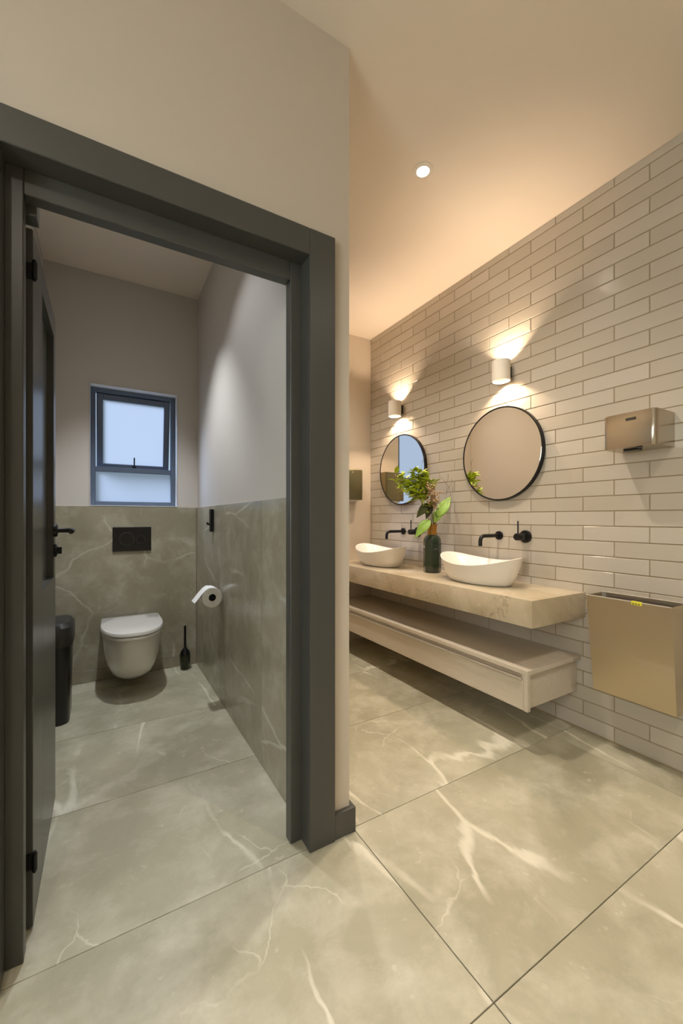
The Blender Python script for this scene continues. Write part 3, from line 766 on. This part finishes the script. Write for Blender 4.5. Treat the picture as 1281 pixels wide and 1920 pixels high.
K = empty('toilet_roll', (.54, 2.43, .642), 'white toilet roll with loose end hanging on the right cubicle wall', 'toilet roll')
R, yy0, yy1 = .057, 2.38, 2.475
cx3, cz3 = .541, .640
prof = [(R, yy0+.002), (R, yy1-.002), (R-.002, yy1), (.021, yy1), (.021, yy0), (R-.002, yy0)]
obj('paper_roll', lathe(bmesh.new(), [(r, y) for r, y in prof], (cx3, 0, cz3), 'Y', 48, close=True), M['paper'], K, smooth=True)
obj('cardboard_core', lathe(bmesh.new(), [(.0208, yy0+.001), (.0208, yy1-.001), (.0185, yy1-.001), (.0185, yy0+.001)], (cx3, 0, cz3), 'Y', 32, close=True), M['cardboard'], K, smooth=True)
bm = bmesh.new(); a_, b_ = [], []
pts = [(cx3+math.cos(math.radians(t))*(R+.0012), cz3+math.sin(math.radians(t))*(R+.0012)) for t in range(100, 146, 6)]
pts += [(cx3-.068, cz3+.012), (cx3-.085, cz3-.010), (cx3-.098, cz3-.024)]
ra = [[bm.verts.new((x, y, z)) for x, z in pts] for y in (yy0+.001, yy1-.001)]
for k in range(len(pts)-1): bm.faces.new((ra[0][k], ra[0][k+1], ra[1][k+1], ra[1][k]))
r = bmesh.ops.extrude_face_region(bm, geom=list(bm.faces)); bmesh.ops.translate(bm, vec=(.0008, 0, .0012), verts=[v for v in r['geom'] if isinstance(v, bmesh.types.BMVert)])
obj('loose_sheet', bm, M['paper'], K, smooth=True)
K2 = empty('roll_holder', (XW, 2.49, .642), 'black wall-mounted toilet roll holder behind the paper roll', 'roll holder')
obj('wall_plate', lathe(bmesh.new(), [(.024, 0), (.024, -.008), (0, -.010)], (XW-.0005, 2.50, cz3), 'X', 28), M['black'], K2, smooth=True)
obj('arm', tube(bmesh.new(), smooth_pts([(XW-.006, 2.50, cz3), (cx3+.012, 2.50, cz3), (cx3, 2.488, cz3), (cx3, 2.45, cz3), (cx3, 2.372, cz3)], 5), .008, 12), M['black'], K2, smooth=True)

K = empty('wall_hook', (XW, 2.67, 1.08), 'black rectangular robe hook high on the right cubicle wall tiles', 'hook')
obj('back_plate', B(XW-.022, XW-.0005, 2.615, 2.655, 1.012, 1.156, bev=.003), M['black'], K)
obj('peg', tube(bmesh.new(), smooth_pts([(XW-.02, 2.635, 1.06), (XW-.030, 2.635, 1.06), (XW-.036, 2.635, 1.062), (XW-.038, 2.635, 1.072)], 5), .006, 10), M['black'], K, smooth=True)

K = empty('toilet_brush', (.512, 3.105, 0), 'black-handled toilet brush in a small glass holder right of the toilet', 'toilet brush')
obj('glass_holder', lathe(bmesh.new(), [(.0, .004), (.028, .004), (.034, .012), (.037, .105), (.034, .105), (.031, .014), (0, .009)], (.512, 3.105, 0), 'Z', 32), M['glass'], K, smooth=True)
obj('brush_head', lathe(bmesh.new(), [(.0, .014), (.019, .018), (.022, .03), (.022, .085), (.012, .1)], (.512, 3.105, 0), 'Z', 24), M['greyplastic'], K, smooth=True)
obj('handle', tube(bmesh.new(), [(.512, 3.105, .1), (.512, 3.105, .315)], .008, 12), M['black'], K, smooth=True)
obj('splash_cap', lathe(bmesh.new(), [(.033, .104), (.034, .110), (.030, .130), (.012, .152), (.008, .162)], (.512, 3.105, 0), 'Z', 28), M['black'], K, smooth=True)

# pedal-free slim bin behind the door
K = empty('slim_bin', (-.235, 2.72, 0), 'tall slim black bin with dark grey lid between door and toilet', 'bin')
def rrect(x0, x1, y0, y1, r, n=7):
    P = []
    for cx_, cy_, s0 in ((x1-r, y1-r, 0), (x0+r, y1-r, 90), (x0+r, y0+r, 180), (x1-r, y0+r, 270)):
        for k in range(n): a = math.radians(s0+90*k/(n-1)); P.append((cx_+r*math.cos(a), cy_+r*math.sin(a)))
    return P
def rloft(secs):
    bm = bmesh.new(); rings = [[bm.verts.new((x, y, z)) for x, y in P] for P, z in secs]
    for a, b in zip(rings, rings[1:]):
        for k in range(len(a)): bm.faces.new((a[k], a[(k+1) % len(a)], b[(k+1) % len(b)], b[k]))
    bm.faces.new(rings[0]); bm.faces.new(list(reversed(rings[-1]))); return bm
bx0, bx1, by0, by1 = -.318, -.150, 2.58, 2.84
obj('bin_body', rloft([(rrect(bx0+.012, bx1-.012, by0+.012, by1-.012, .05), .001), (rrect(bx0+.008, bx1-.008, by0+.008, by1-.008, .05), .01), (rrect(bx0, bx1, by0, by1, .055), .43)]), M['blackplastic'], K, smooth=True)
obj('bin_lid', rloft([(rrect(bx0-.004, bx1+.007, by0-.006, by1+.006, .06), .415), (rrect(bx0-.004, bx1+.009, by0-.008, by1+.008, .06), .44), (rrect(bx0-.003, bx1+.008, by0-.006, by1+.006, .06), .515), (rrect(bx0+.01, bx1-.008, by0+.01, by1-.01, .055), .538), (rrect(bx0+.04, bx1-.04, by0+.05, by1-.05, .03), .546)]), M['greyplastic'], K, smooth=True)
